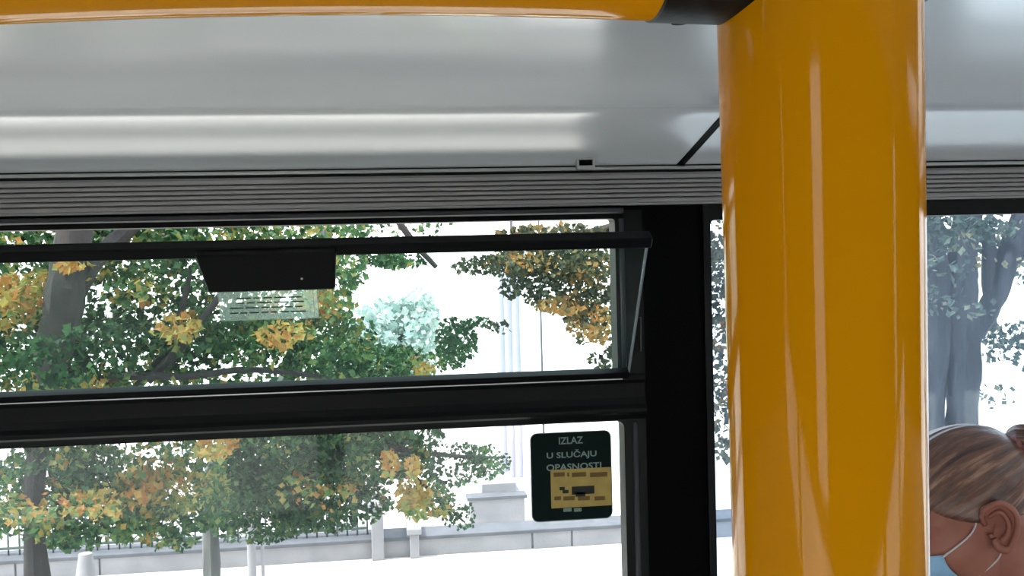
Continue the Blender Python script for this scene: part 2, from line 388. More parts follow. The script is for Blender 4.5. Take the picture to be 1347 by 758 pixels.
# ------------------------------------------------------------------ ceiling clip
def quad_px(px0, py0, px1, py1, Y): return at(px0, py0, Y), at(px1, py1, Y)
cl = tag(empty('ceiling_clip', at(769, 224, 1.57)), 'small pale clip with a dark slot on the ceiling edge above the sash', 'clip')
a, b = at(758, 208, 1.575), at(782, 223, 1.575)
bm = bmesh.new(); P = rrect(a.x, b.z, b.x, a.z, .0022, 4); Pn = rrect(a.x+.0035, b.z+.006, b.x-.0035, a.z-.003, .001, 4)
frame_ring(bm, P, Pn, 1.570, 1.582); keep(fin('clip_body', bm, M_alul, bevel=.0006), cl)
bm = bmesh.new(); box(bm, (a.x+.003, 1.575, b.z+.005), (b.x-.003, 1.581, a.z-.0025)); tag(keep(fin('slot', bm, M_black), cl), 'dark slot')

# ------------------------------------------------------------------ yellow pole, rail and black sleeve
pr = .0200
pA, pB = atd(1076.0, 30, .2085), atd(1090.5, 758, .2203)
pd = (pB-pA).normalized()
def pole_pt(z): t = (z-pA.z)/pd.z; return pA + pd*t
bm = bmesh.new(); top = pole_pt(Z_TRIM+.17); bot = pole_pt(FL)
tube(bm, [bot + (top-bot)*i/12 for i in range(13)], pr, 96)
M_yellow.node_tree.nodes['Principled BSDF'].inputs['Coat IOR'].default_value = 1.42
pole = tag(fin('grab_pole', bm, M_yellow), 'thick upright yellow grab pole close in front of the windows', 'pole')
bm = bmesh.new(); tube(bm, [bot, bot-pd*.02], .038, 32)
tag(keep(fin('floor_flange', bm, M_sleeve), pole), 'black floor flange')
# rail axis
def dep(p): return (p-CAM).dot(fw)
tee = None
for i in range(400):
    z = pA.z + i*.0002; q = pole_pt(z); d = q-CAM; py = CY - F*d.dot(up)/d.dot(fw)
    if py < -101: tee = q; break
rp_ = []
for px, by in ((-420, 62), (-200, 44), (0, 34.5), (200, 25.5), (430, 21.5), (650, 24), (857, 28.5)):
    base = atd(px, 0, 1.0); d = ray(px, 0)
    t = (tee.y)/d.y; dd = t                      # same distance across the bus as the pole
    rpx = pr/dd*F
    p = atd(px, by - rpx, dd); rp_.append(p)
import numpy as np
xs3 = np.array([p_.x for p_ in rp_]); c3 = np.polyfit(xs3, np.array([p_.z for p_ in rp_]), 2); c3[2] += (tee.z - np.polyval(c3, tee.x))*.5
rp_ = [Vector((p_.x, tee.y, float(np.polyval(c3, p_.x)))) for p_ in rp_]
path = smooth_path(rp_ + [tee], 8)
bm = bmesh.new()
sl = (rp_[1]-rp_[0]).normalized(); far = [rp_[0]-sl*1.2+Vector((0, 0, .02)), rp_[0]-sl*.6+Vector((0, 0, .005)), rp_[0]-sl*.2]
ip = min(range(len(path)), key=lambda i: abs(path[i].x - rp_[-1].x))
tube(bm, far + path[:ip+3], pr, 96)
rail = tag(fin('grab_rail', bm, M_yellow), 'horizontal yellow grab rail along the top joining the upright pole', 'rail')
bm = bmesh.new()
a = rp_[-1]; dirx = (tee-a).normalized()
rings = tube(bm, [a, a + dirx*.0008, a + (tee-a)*.25, a+(tee-a)*.5, a+(tee-a)*.75, tee - dirx*.002], [pr-.0003]+[pr+.0004]*5, 96)
# cope the far end to the pole so the sleeve meets it in a saddle line
pdn = pd.normalized()
for v in rings[-1]:
    rel = v.co - tee; s = rel - pdn*rel.dot(pdn); off = s - dirx*s.dot(dirx); k = math.sqrt(max(0, (pr-.0012)**2 - off.length**2))
    v.co = v.co - dirx*(v.co-tee).dot(dirx) - dirx*k
sleeve = tag(fin('pole_sleeve', bm, M_sleeve, smooth=True), 'black sleeve clamping the horizontal yellow rail to the pole', 'connector')
bm = bmesh.new(); q = a + (tee-a)*.18; dn = Vector((0, 0, -1))
s0 = atd(901, 19.5, dep(q)); tube(bm, [s0+Vector((0, .004, .003)), s0+Vector((0, .004, -.0008))], .0016, 16)
tag(keep(fin('set_screw', bm, M_black), sleeve), 'dark set screw under the sleeve')

# ------------------------------------------------------------------ exit sticker
M_stk = mat('dark_green_vinyl', srgb(3, 26, 23), .5, c2=srgb(2, 22, 20), spec=.1)
M_stkb = mat('clear_vinyl_border', srgb(150, 160, 158), .5)
M_stkt = mat('pale_green_print', srgb(128, 150, 142), .6)
M_gold = mat('yellow_label_paper', srgb(186, 160, 84), .6, c2=srgb(176, 148, 76), scale=60)
M_goldt = mat('brown_label_print', srgb(110, 84, 30), .6)
M_pict = mat('black_label_print', srgb(8, 16, 14), .6)
SY = YW+.0135
a, b = at(698, 568, SY), at(805, 684, SY)
cx_, cz_ = (a.x+b.x)/2, (a.z+b.z)/2; hw, hh = .5*(at(805, 626, SY).x-at(698, 626, SY).x), .5*(at(751, 568, SY).z-at(751, 685, SY).z)
st = tag(empty('exit_sticker', (cx_, SY, cz_)), 'dark green emergency exit sticker with a yellow label on the lower pane', 'sticker')
bm = bmesh.new(); slab_y(bm, rrect(cx_-hw, cz_-hh, cx_+hw, cz_+hh, .0115), SY-.0002, SY); keep(fin('border', bm, M_stkb), st)['label'] = 'pale rim'
bm = bmesh.new(); slab_y(bm, rrect(cx_-hw+.0014, cz_-hh+.0014, cx_+hw-.0014, cz_+hh-.0014, .0102), SY-.0005, SY-.0002); keep(fin('green_field', bm, M_stk), st)
def text(name, s, px, py, hpx, wpx, mt, Y, par, tilt=0):
    cu = bpy.data.curves.new(name, 'FONT'); cu.body = s; cu.align_x = 'CENTER'; cu.align_y = 'CENTER'; cu.size = 1; cu.extrude = .0; cu.offset = .018
    cu.resolution_u = 3
    o = bpy.data.objects.new(name, cu); col.objects.link(o); bpy.context.view_layer.update()
    me = bpy.data.meshes.new_from_object(o.evaluated_get(bpy.context.evaluated_depsgraph_get())); bpy.data.objects.remove(o)
    xs = [v.co.x for v in me.vertices]; ys = [v.co.y for v in me.vertices]
    W, H = max(xs)-min(xs), max(ys)-min(ys); c = at(px, py, Y); k = Y/F*1.0
    sx, sy = wpx*k/W, hpx*k/H; mx, my = (max(xs)+min(xs))/2, (max(ys)+min(ys))/2
    for v in me.vertices: v.co = Vector(((v.co.x-mx)*sx + c.x, Y, (v.co.y-my)*sy + c.z))
    me.materials.append(mt); o = link(name, me); bpy.context.view_layer.update(); return keep(o, par)
text('lettering', 'IZLAZ', 751, 579.5, 9.5, 33, M_stkt, SY-.0007, st)
text('lettering', 'U SLUČAJU', 752, 598, 13, 68, M_stkt, SY-.0007, st)
text('lettering', 'OPASNOSTI', 755, 614, 9, 75, M_stkt, SY-.0007, st)
ga, gb = at(724, 618.5, SY), at(804.5, 664.5, SY)
bm = bmesh.new(); slab_y(bm, rrect(ga.x, gb.z, gb.x, ga.z, .001, 3), SY-.0012, SY-.0007); lab = keep(fin('yellow_label', bm, M_gold), st); lab['label'] = 'yellow label with black pictogram'
def blot(bm, x0, y0, x1, y1, d=.00135):
    p, q = at(x0, y0, SY-d), at(x1, y1, SY-d); slab_y(bm, rrect(p.x, q.z, q.x, p.z, .0006, 2), SY-d, SY-d+.0001)
for ws, ya, yb in ((((728, 743), (746, 749), (752, 771), (776, 799)), 622, 627), (((729, 738), (741, 756), (760, 776), (782, 796)), 653.5, 658)):
    bm = bmesh.new()
    for x0, x1 in ws: blot(bm, x0, ya, x1, yb)
    keep(fin('printed_line', bm, M_goldt), lab)
bm = bmesh.new(); blot(bm, 752, 640.5, 782, 649.5); blot(bm, 757, 648, 770, 653)
for x0, y0, x1, y1 in ((736, 641, 743, 645), (740, 645, 748, 649)): blot(bm, x0, y0, x1, y1)
keep(fin('pictogram', bm, M_pict), lab)
bm = bmesh.new()
for x0, x1 in ((741, 752), (755, 765)): blot(bm, x0, 669, x1, 673, .0008)
keep(fin('small_print', bm, M_stkt), st)

# clear sticker below the latch
M_film = glass('clear_film', (.90, .95, .93, 1), .13, (.85, .95, .9, 1), .03)
M_line = mat('pale_print', srgb(190, 200, 180), .6); M_dline = mat('grey_green_print', srgb(52, 74, 62), .6)
fx0, fs1 = solve_s(284, 369); fx1, _ = solve_s(417, 367); _, fs0 = solve_s(350, 419)
cs = tag(empty('clear_sticker', sp(fx0, fs0, -.003)), 'clear printed sticker on the tipped pane below the black latch', 'sticker')
bm = bmesh.new(); sbox(bm, fx0, fx1, fs0, fs1, -.0030, -.0024); keep(fin('film', bm, M_film), cs)
bm = bmesh.new(); e = .0011
for (u0, u1, s0, s1) in ((fx0, fx1, fs0, fs0+e), (fx0, fx0+e, fs0, fs1), (fx1-e, fx1, fs0, fs1), (fx0+.008, fx0+.0088, fs0+.005, fs1), (fx1-.007, fx1-.0064, fs0, fs1)): sbox(bm, u0, u1, s0, s1, -.0034, -.0031)
keep(fin('rim_lines', bm, M_line), cs)
bm = bmesh.new(); rnd = random.Random(4)
for k, s in enumerate((.012, .0205, .029, .037)):
    u = fx0+.014 + (.012 if k > 1 else 0)
    while u < fx1-.022:
        L = rnd.uniform(.008, .022); sbox(bm, u, min(u+L, fx1-.014), fs0+s, fs0+s+.0022, -.0034, -.0031); u += L+.003
keep(fin('printed_lines', bm, M_dline), cs)

# ------------------------------------------------------------------ outdoors: ground, wall, fence, posts
M_road = mat('pale_concrete_paving', srgb(206, 204, 198), .85, c2=srgb(192, 190, 184), scale=2, bump=.3)
M_stone = mat('pale_wall_cladding', srgb(138, 137, 142), .8, c2=srgb(124, 124, 130), scale=5, bump=.2)
M_cope = mat('grey_coping_stone', srgb(82, 84, 92), .8, c2=srgb(70, 73, 80), scale=9)
M_postd = mat('weathered_grey_concrete', srgb(100, 105, 108), .85, c2=srgb(80, 86, 90), scale=12, bump=.3)
M_bars = mat('grey_green_iron', srgb(70, 84, 82), .6)
M_grass = mat('thin_pale_grass', srgb(190, 200, 160), .95, c2=srgb(200, 206, 176), scale=14)
bm = bmesh.new(); box(bm, (-70, -30, -.3), (90, 90, 0)); tag(fin('ground', bm, M_road), kind='structure')
YL = 7.75
def wx(px, py, Y=YL): return at(px, py, Y).x
bm = bmesh.new()
g = at(655, 748, 7.0)
rnd = random.Random(8)
dgy = CAM.z/(-ray(655, 748).z)
gc = CAM + ray(655, 748)*dgy
pts = [(gc.x + (.15+.05*rnd.random())*math.cos(t), gc.y + (.28+.08*rnd.random())*math.sin(t)) for t in [i*.42 for i in range(15)]]
a_ = [bm.verts.new((x, y, .012)) for x, y in pts]; b_ = [bm.verts.new((x, y, -.01)) for x, y in pts]
bm.faces.new(a_); bm.faces.new(b_[::-1])
for i in range(15): bm.faces.new((a_[i], a_[(i+1) % 15], b_[(i+1) % 15], b_[i]))
tag(fin('grass_patch', bm, M_grass), 'small patch of pale grass on the bright paving before the wall', 'grass', kind='stuff')
WH = .165
gw = tag(empty('garden_wall', (-.5, YL, 0)), 'low pale garden wall with grey coping beyond the paving', 'wall')
bm = bmesh.new(); jx = [-9, -4.2, wx(20, 740), wx(131, 740), wx(281, 740), wx(491, 720), wx(544, 720), wx(700, 700), wx(752, 700), 3.1, 4.6, 6.2, 9, 14]
for x0, x1 in zip(jx, jx[1:]): box(bm, (x0+.008, YL, 0), (x1-.008, YL+.25, WH-.04))
box(bm, (-9, YL+.02, 0), (14, YL+.23, WH-.045))
keep(fin('wall_face', bm, M_stone), gw)
bm = bmesh.new(); box(bm, (-9, YL-.02, WH-.04), (14, YL+.27, WH-.012)); keep(fin('coping', bm, M_cope, bevel=.006), gw)['label'] = 'grey coping course'
def zz(px, py, Y): return at(px, py, Y).z
posts = [(497, 16, 655, M_stone, 'white stone fence post beside the iron bars'),
         (545, 12, 688, M_stone, 'short white stone post right of the iron bars')]
for px, wd, topy, mt, lb in posts:
    X = wx(px, 715); zt_ = zz(px, topy, YL+.1); hwd = wd*YL/F/2
    p = tag(empty('fence_post', (X, YL-.05, 0)), lb, 'post', 'stone posts on the garden wall')
    bm = bmesh.new(); box(bm, (X-hwd, YL-.06, 0), (X+hwd, YL+.29, zt_-.05)); keep(fin('shaft', bm, mt, bevel=.008), p)
    bm = bmesh.new(); box(bm, (X-hwd-.02, YL-.08, zt_-.05), (X+hwd+.02, YL+.31, zt_)); keep(fin('cap', bm, mt, bevel=.01), p)
def fence(px0, px1, topy, lb):
    x0, x1 = wx(px0, 700), wx(px1, 700); zt_ = zz((px0+px1)/2, topy, YL+.1)
    f = tag(empty('iron_fence', ((x0+x1)/2, YL+.1, WH)), lb, 'fence')
    bm = bmesh.new()
    for z_ in (WH+.03, zt_-.04): box(bm, (x0, YL+.11, z_), (x1, YL+.135, z_+.018))
    keep(fin('cross_rail', bm, M_bars), f)
    bm = bmesh.new(); n = max(2, int((x1-x0)/.075))
    for i in range(n+1): tube(bm, [(x0+(x1-x0)*i/n, YL+.122, WH-.012), (x0+(x1-x0)*i/n, YL+.122, zt_)], .007, 6)
    o = keep(fin('vertical_bars', bm, M_bars), f)
fence(-74, 310, 668, 'iron bar fence on the low wall behind the left tree')
fence(347, 483, 655, 'iron bar fence left of the white stone post')
# pale sign post with two plates
X = wx(330, 700, 7.3)
s = tag(empty('sign_post', (X, 7.3, 0)), 'pale roadside post with two small square plates before the wall', 'post')
bm = bmesh.new(); tube(bm, [(X, 7.3, 0), (X, 7.3, zz(330, 632, 7.3))], .030, 14); tube(bm, [(X+.075, 7.3, 0), (X+.075, 7.3, zz(330, 715, 7.3))], .012, 8)
keep(fin('pole', bm, M_stone), s)
for y0, y1 in ((634, 662), (676, 698)):
    bm = bmesh.new(); box(bm, (X-.05, 7.255, zz(330, y1, 7.27)), (X+.055, 7.27, zz(330, y0, 7.27))); keep(fin('plate', bm, M_stone, bevel=.004), s)
# thin lamp posts
M_lamp = mat('dull_grey_steel', srgb(70, 70, 80), .5)
for px, Y, rad, h, lb in ((677, 9.6, .014, 5.4, 'thin grey lamp post, the nearer and thicker of two'), (713, 11.5, .011, 5.6, 'thin grey lamp post, the farther of two, right of the other')):
    X = at(px, 480, Y).x
    l_ = tag(empty('lamp_post', (X, Y, 0)), lb, 'lamp post', 'lamp posts beyond the wall')
    bm = bmesh.new(); tube(bm, [(X, Y, 0), (X, Y, .5), (X, Y, h)], [rad*1.6, rad*1.1, rad*.8], 12); keep(fin('post', bm, M_lamp), l_)
    bm = bmesh.new(); tube(bm, smooth_path([(X, Y, h-.02), (X+.1, Y, h+.25), (X+.6, Y, h+.36)], 5), .03, 8); keep(fin('arm', bm, M_lamp), l_)
    bm = bmesh.new(); tube(bm, [(X+.5, Y, h+.36), (X+.65, Y, h+.35), (X+.95, Y, h+.33)], [.04, .1, .05], 12); keep(fin('lamp_head', bm, M_lamp), l_)
# pale ribbed gate pillar behind the wall
M_bld = mat('pale_lilac_render', srgb(206, 202, 214), .9, c2=srgb(196, 193, 206), scale=3)
YB = 9.3; xL, xR = at(653, 500, YB).x, at(692, 500, YB).x; zB = at(670, 335, YB).z
t = tag(empty('gate_pillar', ((xL+xR)/2, YB, 0)), 'pale tall ribbed pillar behind the low wall, seen beside the thin lamp posts', 'pillar')
bm = bmesh.new(); box(bm, (xL+.03, YB+.03, 0), (xR-.03, YB+.24, zB-.05)); keep(fin('shaft', bm, M_bld, bevel=.005), t)
bm = bmesh.new(); box(bm, (xL-.02, YB-.03, zB-.05), (xR+.02, YB+.29, zB)); keep(fin('cap', bm, M_bld, bevel=.01), t)
bm = bmesh.new(); box(bm, (xL-.02, YB-.03, 0), (xR+.02, YB+.29, .22)); keep(fin('base', bm, M_bld, bevel=.01), t)
for i in range(4):
    x_ = xL+.03 + (xR-xL-.06)*i/3; bm = bmesh.new(); box(bm, (x_-.014, YB, .22), (x_+.014, YB+.05, zB-.05)); keep(fin('rib', bm, M_bld), t)

xa, xb_ = at(618, 660, 8.6).x, at(690, 660, 8.6).x
t = tag(empty('stone_ledge', ((xa+xb_)/2, 8.6, 0)), 'pale stepped stone ledge behind the low wall, left of the exit sticker', 'ledge')
bm = bmesh.new(); box(bm, (xa, 8.6, 0), (xb_, 9.2, .20)); box(bm, (xa+.12, 8.75, .20), (xb_-.05, 9.2, .30)); keep(fin('steps', bm, M_stone, bevel=.006), t)
bm = bmesh.new(); box(bm, (xa-.02, 8.58, .20), (xb_+.02, 8.75, .225)); keep(fin('coping', bm, M_cope), t)

# ------------------------------------------------------------------ trees
M_bark = mat('dark_grey_bark', srgb(42, 39, 38), .9, c2=srgb(27, 26, 27), scale=14, stretch=(1, 1, .25), bump=.8, bscale=30)
M_barkp = mat('pale_grey_bark', srgb(92, 94, 94), .9, c2=srgb(66, 70, 70), scale=12, stretch=(1, 1, .2), bump=.8, bscale=30)
M_barkb = mat('blue_grey_bark', srgb(60, 63, 72), .9, c2=srgb(36, 39, 47), scale=16, stretch=(1, 1, .15), bump=1.0, bscale=26)
hues = [(.0, srgb(30, 62, 36)), (.28, srgb(58, 104, 62)), (.52, srgb(94, 138, 84)), (.68, srgb(158, 164, 92)), (.82, srgb(196, 170, 88)), (1.0, srgb(190, 132, 70))]
M_leaf = leafmat('chestnut_leaves', hues)
M_leafd = leafmat('olive_brown_leaves', [(.0, srgb(40, 52, 38)), (.4, srgb(86, 96, 72)), (.65, srgb(128, 124, 84)), (.85, srgb(196, 150, 84)), (1.0, srgb(186, 124, 62))])
M_leafrefl = leafmat('pale_teal_reflection', [(.0, srgb(150, 176, 172)), (1.0, srgb(206, 218, 214))], .3, .75)  # pale leaf colour imitates a reflection in the glass
M_leafg = leafmat('grey_green_leaves', [(.0, srgb(64, 88, 84)), (.6, srgb(120, 140, 132)), (1.0, srgb(190, 180, 140))])
LEAF = []
for i in range(8):
    a = -math.pi/2 + 2*math.pi*i/8; rr = (1.0 if i % 2 == 0 else .62)
    LEAF.append((rr*math.cos(a)*.8, rr*math.sin(a)))
def foliage(name, clumps, mt, parent, seed, size=.055, mult=1):
    rnd = random.Random(seed); V = []; Fc = []; H = []
    for (c, rx, ry, rz, n, hue, hv, sz) in clumps:
        for _ in range(int(n*mult)):
            while True:
                q = Vector((rnd.uniform(-1, 1), rnd.uniform(-1, 1), rnd.uniform(-1, 1)))
                if q.length < 1: break
            p = Vector((c.x+q.x*rx, c.y+q.y*ry, c.z+q.z*rz))
            # keep the leaves bunched along twigs
            if noise.noise(p*5.5 + Vector((seed, 0, 0))) < -.12: continue
            s_ = size*sz*rnd.uniform(.6, 1.25)
            rot = Matrix.Rotation(rnd.uniform(0, 6.28), 3, 'Z') @ Matrix.Rotation(R(rnd.gauss(58, 24)), 3, 'X') @ Matrix.Rotation(rnd.uniform(0, 6.28), 3, 'Z')
            h = min(1, max(0, hue - (.06 if hue > .7 else 0) + rnd.gauss(0, hv*1.35) + .4*noise.noise(p*4)))
            i0 = len(V); V.append(p + rot @ Vector((0, 0, -.12*s_)))
            for (x, y) in LEAF: V.append(p + rot @ Vector((x*s_, y*s_, rnd.uniform(-.05, .12)*s_)))
            for k in range(8): Fc.append((i0, i0+1+k, i0+1+(k+1) % 8)); H.append(h)
    me = bpy.data.meshes.new(name); me.from_pydata([tuple(v) for v in V], [], Fc); me.materials.append(mt)
    at_ = me.attributes.new('leaf_hue', 'FLOAT', 'FACE'); at_.data.foreach_set('value', H)
    o = link(name, me); return keep(o, parent)
def cl_(px, py, rx, ry, Y, n, hue, hv=.13, sz=1, dy=.45):
    c = at(px, py, Y); k = Y/F; return (c, rx*k, dy, ry*k, n, hue, hv, sz)
def trunk(parent, lims, mt, seed=0, name='trunk'):
    bm = bmesh.new()
    for pts, rad in lims:
        P = smooth_path(pts, 5); n = len(P); rs = []
        for i in range(n):
            f = i/(n-1)*(len(rad)-1); k = min(int(f), len(rad)-2); rs.append(rad[k] + (rad[k+1]-rad[k])*(f-k))
        tube(bm, P, rs, 14, wob=.35, seed=seed)
    return keep(fin(name, bm, mt), parent)

# left chestnut
YA = 5.2
base = at(52, 740, YA); base.z = 0
T1 = tag(empty('chestnut_tree', base), 'leafy green and yellow autumn tree filling the left of the window', 'tree')
trunk(T1, [([base, at(46, 700, YA), at(55, 560, YA-.1), at(78, 430, YA-.5), at(90, 350, YA-.5), at(110, 200, YA-.4), at(130, 60, YA-.2)], [.10, .045, .05, .085, .08, .07, .05]),
           ([at(82, 410, YA-.5), at(118, 350, YA-.45), at(160, 310, YA-.3), at(230, 240, YA-.2)], [.06, .045, .04, .03])], M_bark)
trunk(T1, [([at(82, 430, YA), at(150, 520, YA-.1), at(205, 480, YA-.2), at(235, 420, YA-.2), at(252, 350, YA-.2)], [.03, .022, .02, .016, .01]),
           ([at(196, 500, YA-.2), at(240, 455, YA-.3), at(282, 398, YA-.3), at(330, 330, YA-.3)], [.022, .02, .016, .012]),
           ([at(70, 520, YA-.2), at(140, 497, YA-.3), at(250, 495, YA-.3), at(330, 486, YA-.3), at(450, 500, YA-.2)], [.025, .02, .016, .014, .008]),
           ([at(520, 285, YA-.4), at(545, 320, YA-.4), at(574, 352, YA-.4)], [.014, .014, .010])], M_bark, 2, 'branch')
A = [cl_(60, 320, 190, 70, YA+.3, 520, .32), cl_(230, 340, 160, 60, YA+.1, 440, .36), cl_(150, 450, 230, 60, YA, 760, .26), cl_(380, 450, 120, 45, YA, 300, .30),
     cl_(20, 400, 60, 40, YA-.3, 70, .80, .1), cl_(45, 385, 40, 28, YA-.35, 60, .88, .08), cl_(115, 352, 16, 22, YA-.4, 16, .9, .06), cl_(238, 430, 26, 20, YA-.4, 26, .84, .08), cl_(205, 470, 40, 30, YA+.3, 60, .70),
     cl_(180, 385, 40, 20, YA-.3, 40, .74), cl_(100, 500, 60, 20, YA-.3, 60, .70), cl_(375, 440, 40, 18, YA-.4, 34, .86, .08), cl_(430, 400, 40, 26, YA, 60, .76), cl_(350, 400, 60, 30, YA+.3, 90, .70), cl_(455, 350, 30, 40, YA, 60, .45), cl_(520, 340, 50, 14, YA+.6, 60, .25),
     cl_(88, 478, 70, 40, YA-.75, 70, .26, .13, 1, .2), cl_(240, 508, 250, 20, YA-.1, 170, .42), cl_(120, 440, 34, 20, YA-.75, 18, .3, .13, 1, .15), cl_(260, 300, 240, 30, YA+.4, 300, .45), cl_(-140, 420, 160, 200, YA, 500, .35), cl_(100, 180, 300, 100, YA+.3, 500, .4),
     cl_(60, 640, 110, 60, YA, 330, .32), cl_(170, 600, 130, 30, YA+.1, 170, .5), cl_(135, 670, 90, 42, YA-.1, 300, .30), cl_(235, 640, 48, 32, YA, 100, .82, .09), cl_(160, 650, 60, 16, YA-.3, 60, .74),
     cl_(285, 588, 26, 10, YA-.3, 26, .9, .06), cl_(75, 655, 60, 16, YA-.3, 50, .76), cl_(240, 685, 50, 26, YA+.2, 100, .4)]
foliage('foliage', A, M_leaf, T1, 3, .0225, 7.0)
# young tree guard stump left of the wall post
X = at(113, 745, 6.6).x
s = tag(empty('stone_bollard', (X, 6.6, 0)), 'pale flared stone bollard under the left tree', 'bollard')
bm = bmesh.new(); zt_ = zz(113, 728, 6.6); tube(bm, [(X, 6.6, 0), (X, 6.6, .06), (X, 6.6, zt_*.8), (X, 6.6, zt_)], [.11, .1, .055, .04], 18); keep(fin('body', bm, M_stone, bevel=.004), s)

# middle chestnut, lower branches over the fence
YM = 6.4
base = at(278, 740, YM+.2); base.z = 0
T2 = tag(empty('chestnut_tree', base), 'green tree whose low branches hang over the wall in the lower pane', 'tree')
trunk(T2, [([base, at(277, 690, YM+.2), at(284, 610, YM+.2), at(340, 560, YM+.2), at(400, 440, YM+.3), at(430, 300, YM+.2)], [.06, .046, .05, .05, .05, .04])], M_barkp)
trunk(T2, [([at(340, 560, YM+.2), at(450, 575, YM), at(520, 590, YM-.1), at(600, 600, YM-.2), at(665, 602, YM-.2)], [.04, .03, .02, .012, .006]),
           ([at(500, 590, YM), at(560, 640, YM-.1), at(612, 688, YM-.2)], [.018, .012, .006])], M_bark, 4, 'branch')
Bc = [cl_(400, 615, 115, 62, YM, 760, .30), cl_(345, 665, 80, 45, YM+.2, 380, .24), cl_(300, 640, 40, 50, YM-.2, 160, .28), cl_(480, 600, 90, 36, YM-.1, 340, .30), cl_(440, 660, 80, 34, YM, 260, .28), cl_(545, 575, 40, 24, YM+.1, 80, .20),
      cl_(600, 610, 60, 22, YM-.2, 180, .22, .08, .8), cl_(645, 603, 26, 10, YM-.2, 34, .2, .08, .7), cl_(600, 675, 26, 9, YM-.2, 30, .24, .1, .7), cl_(565, 655, 34, 16, YM-.2, 60, .5),
      cl_(512, 608, 12, 12, YM-.6, 14, .85, .06), cl_(541, 608, 10, 12, YM-.6, 12, .88, .06), cl_(545, 655, 26, 18, YM-.6, 40, .78, .08), cl_(435, 648, 40, 8, YM-.5, 18, .78), cl_(395, 640, 30, 12, YM-.5, 12, .8),
      cl_(500, 480, 90, 24, YM, 260, .25), cl_(440, 470, 60, 34, YM, 160, .3), cl_(600, 450, 28, 34, YM-.1, 120, .12, .06, .8), cl_(628, 425, 22, 7, YM-.1, 22, .15, .06, .7), cl_(556, 482, 16, 12, YM-.4, 16, .86, .06), cl_(385, 560, 120, 40, YM, 260, .3),
      cl_(470, 280, 130, 60, YM+.6, 200, .4)]
foliage('foliage', Bc, M_leaf, T2, 11, .0235, 7.0)

# twin-stemmed tree on the right, crown reaching over the first window
YR = 4.6
b0 = at(1252, 758, YR); base = Vector((b0.x, YR, 0))
T3 = tag(empty('twin_stemmed_tree', base), 'large grey twin-stemmed tree behind the right window, crown reaching left', 'tree')
def P(x, y, d=0): return at(x, y, YR+d)
trunk(T3, [([base + Vector((-.02, 0, 0)), P(1226, 758), P(1224, 620), P(1228, 480), P(1230, 380), P(1222, 290), P(1205, 180)], [.15, .065, .06, .058, .066, .06, .05]),
           ([base + Vector((.06, .03, 0)), P(1262, 758), P(1266, 600), P(1264, 500), P(1262, 400), P(1272, 300), P(1290, 160)], [.16, .07, .07, .078, .078, .07, .05]),
           ([P(1278, 440), P(1300, 410), P(1322, 350), P(1352, 280), P(1400, 200)], [.05, .05, .052, .055, .05]),
           ([P(1306, 430), P(1302, 390), P(1300, 300)], [.016, .03, .03])], M_barkb, 7)
trunk(T3, [([P(1222, 290), P(1100, 240, .1), P(950, 250, .2), P(800, 300, .3), P(650, 330, .3)], [.05, .04, .03, .02, .008]),
           ([P(870, 290, .2), P(800, 390, .2), P(740, 420, .2)], [.02, .012, .006])], M_bark, 8, 'branch')
Cc = [cl_(720, 345, 80, 28, 4.8, 340, .34, .14, .55), cl_(640, 350, 46, 14, 4.8, 100, .2, .1, .5), cl_(775, 380, 48, 60, 4.8, 380, .34, .16, .55), cl_(690, 378, 34, 22, 4.8, 110, .2, .1, .55), cl_(790, 460, 26, 30, 4.8, 120, .25, .12, .55),
      cl_(730, 402, 34, 12, 4.6, 60, .84, .08, .5), cl_(775, 425, 24, 30, 4.6, 90, .86, .08, .5), cl_(690, 345, 60, 14, 4.6, 44, .8, .1, .45), cl_(765, 350, 36, 20, 4.6, 40, .8, .1, .45), cl_(735, 310, 90, 16, 4.9, 180, .4, .2, .6), cl_(660, 430, 20, 8, 4.8, 18, .15, .1, .5),
      cl_(880, 350, 80, 120, 4.9, 420, .35, .18, .7), cl_(950, 450, 24, 170, 4.9, 260, .4, .2, .7), cl_(1060, 360, 120, 90, 4.9, 300, .35, .18, .8)]
foliage('foliage', Cc, M_leafd, T3, 21, .034, 4.2)
Dc = [cl_(1250, 300, 60, 34, 4.3, 150, .3, .2, .6), cl_(1300, 330, 34, 24, 4.9, 60, .35, .2, .6), cl_(1330, 440, 26, 22, 4.9, 70, .3, .15, .6), cl_(1300, 470, 12, 16, 4.9, 16, .3, .15, .6), cl_(1284, 515, 8, 20, 4.9, 14, .35, .15, .5), cl_(1345, 340, 30, 50, 4.9, 70, .35, .2, .6), cl_(1240, 400, 30, 20, 4.25, 16, .5, .2, .5), cl_(1205, 360, 14, 60, 4.3, 30, .5, .2, .6), cl_(1340, 345, 10, 10, 4.2, 5, 1.0, .03, .6),
      cl_(1250, 230, 160, 50, 4.9, 260, .4, .2, .8)]
foliage('foliage', Dc, M_leafg, T3, 23, .036, 4.5)

# pale tree shape added to imitate the reflection on the tipped pane
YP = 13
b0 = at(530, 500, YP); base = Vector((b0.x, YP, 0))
T4 = tag(empty('reflection_tree', base), 'pale tree shape standing in for the reflection on the middle of the tipped pane', 'tree')
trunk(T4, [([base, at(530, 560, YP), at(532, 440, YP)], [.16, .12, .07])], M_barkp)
foliage('foliage', [cl_(535, 450, 42, 58, YP, 900, .5, .3, 1, 1.0), cl_(485, 455, 60, 40, YP, 600, .45, .3, 1, 1.0), cl_(552, 415, 26, 36, YP, 240, .5, .3, 1, .6), cl_(500, 420, 46, 30, YP, 200, .5, .3, 1, .6)], M_leafrefl, T4, 31, .062, 1.5)
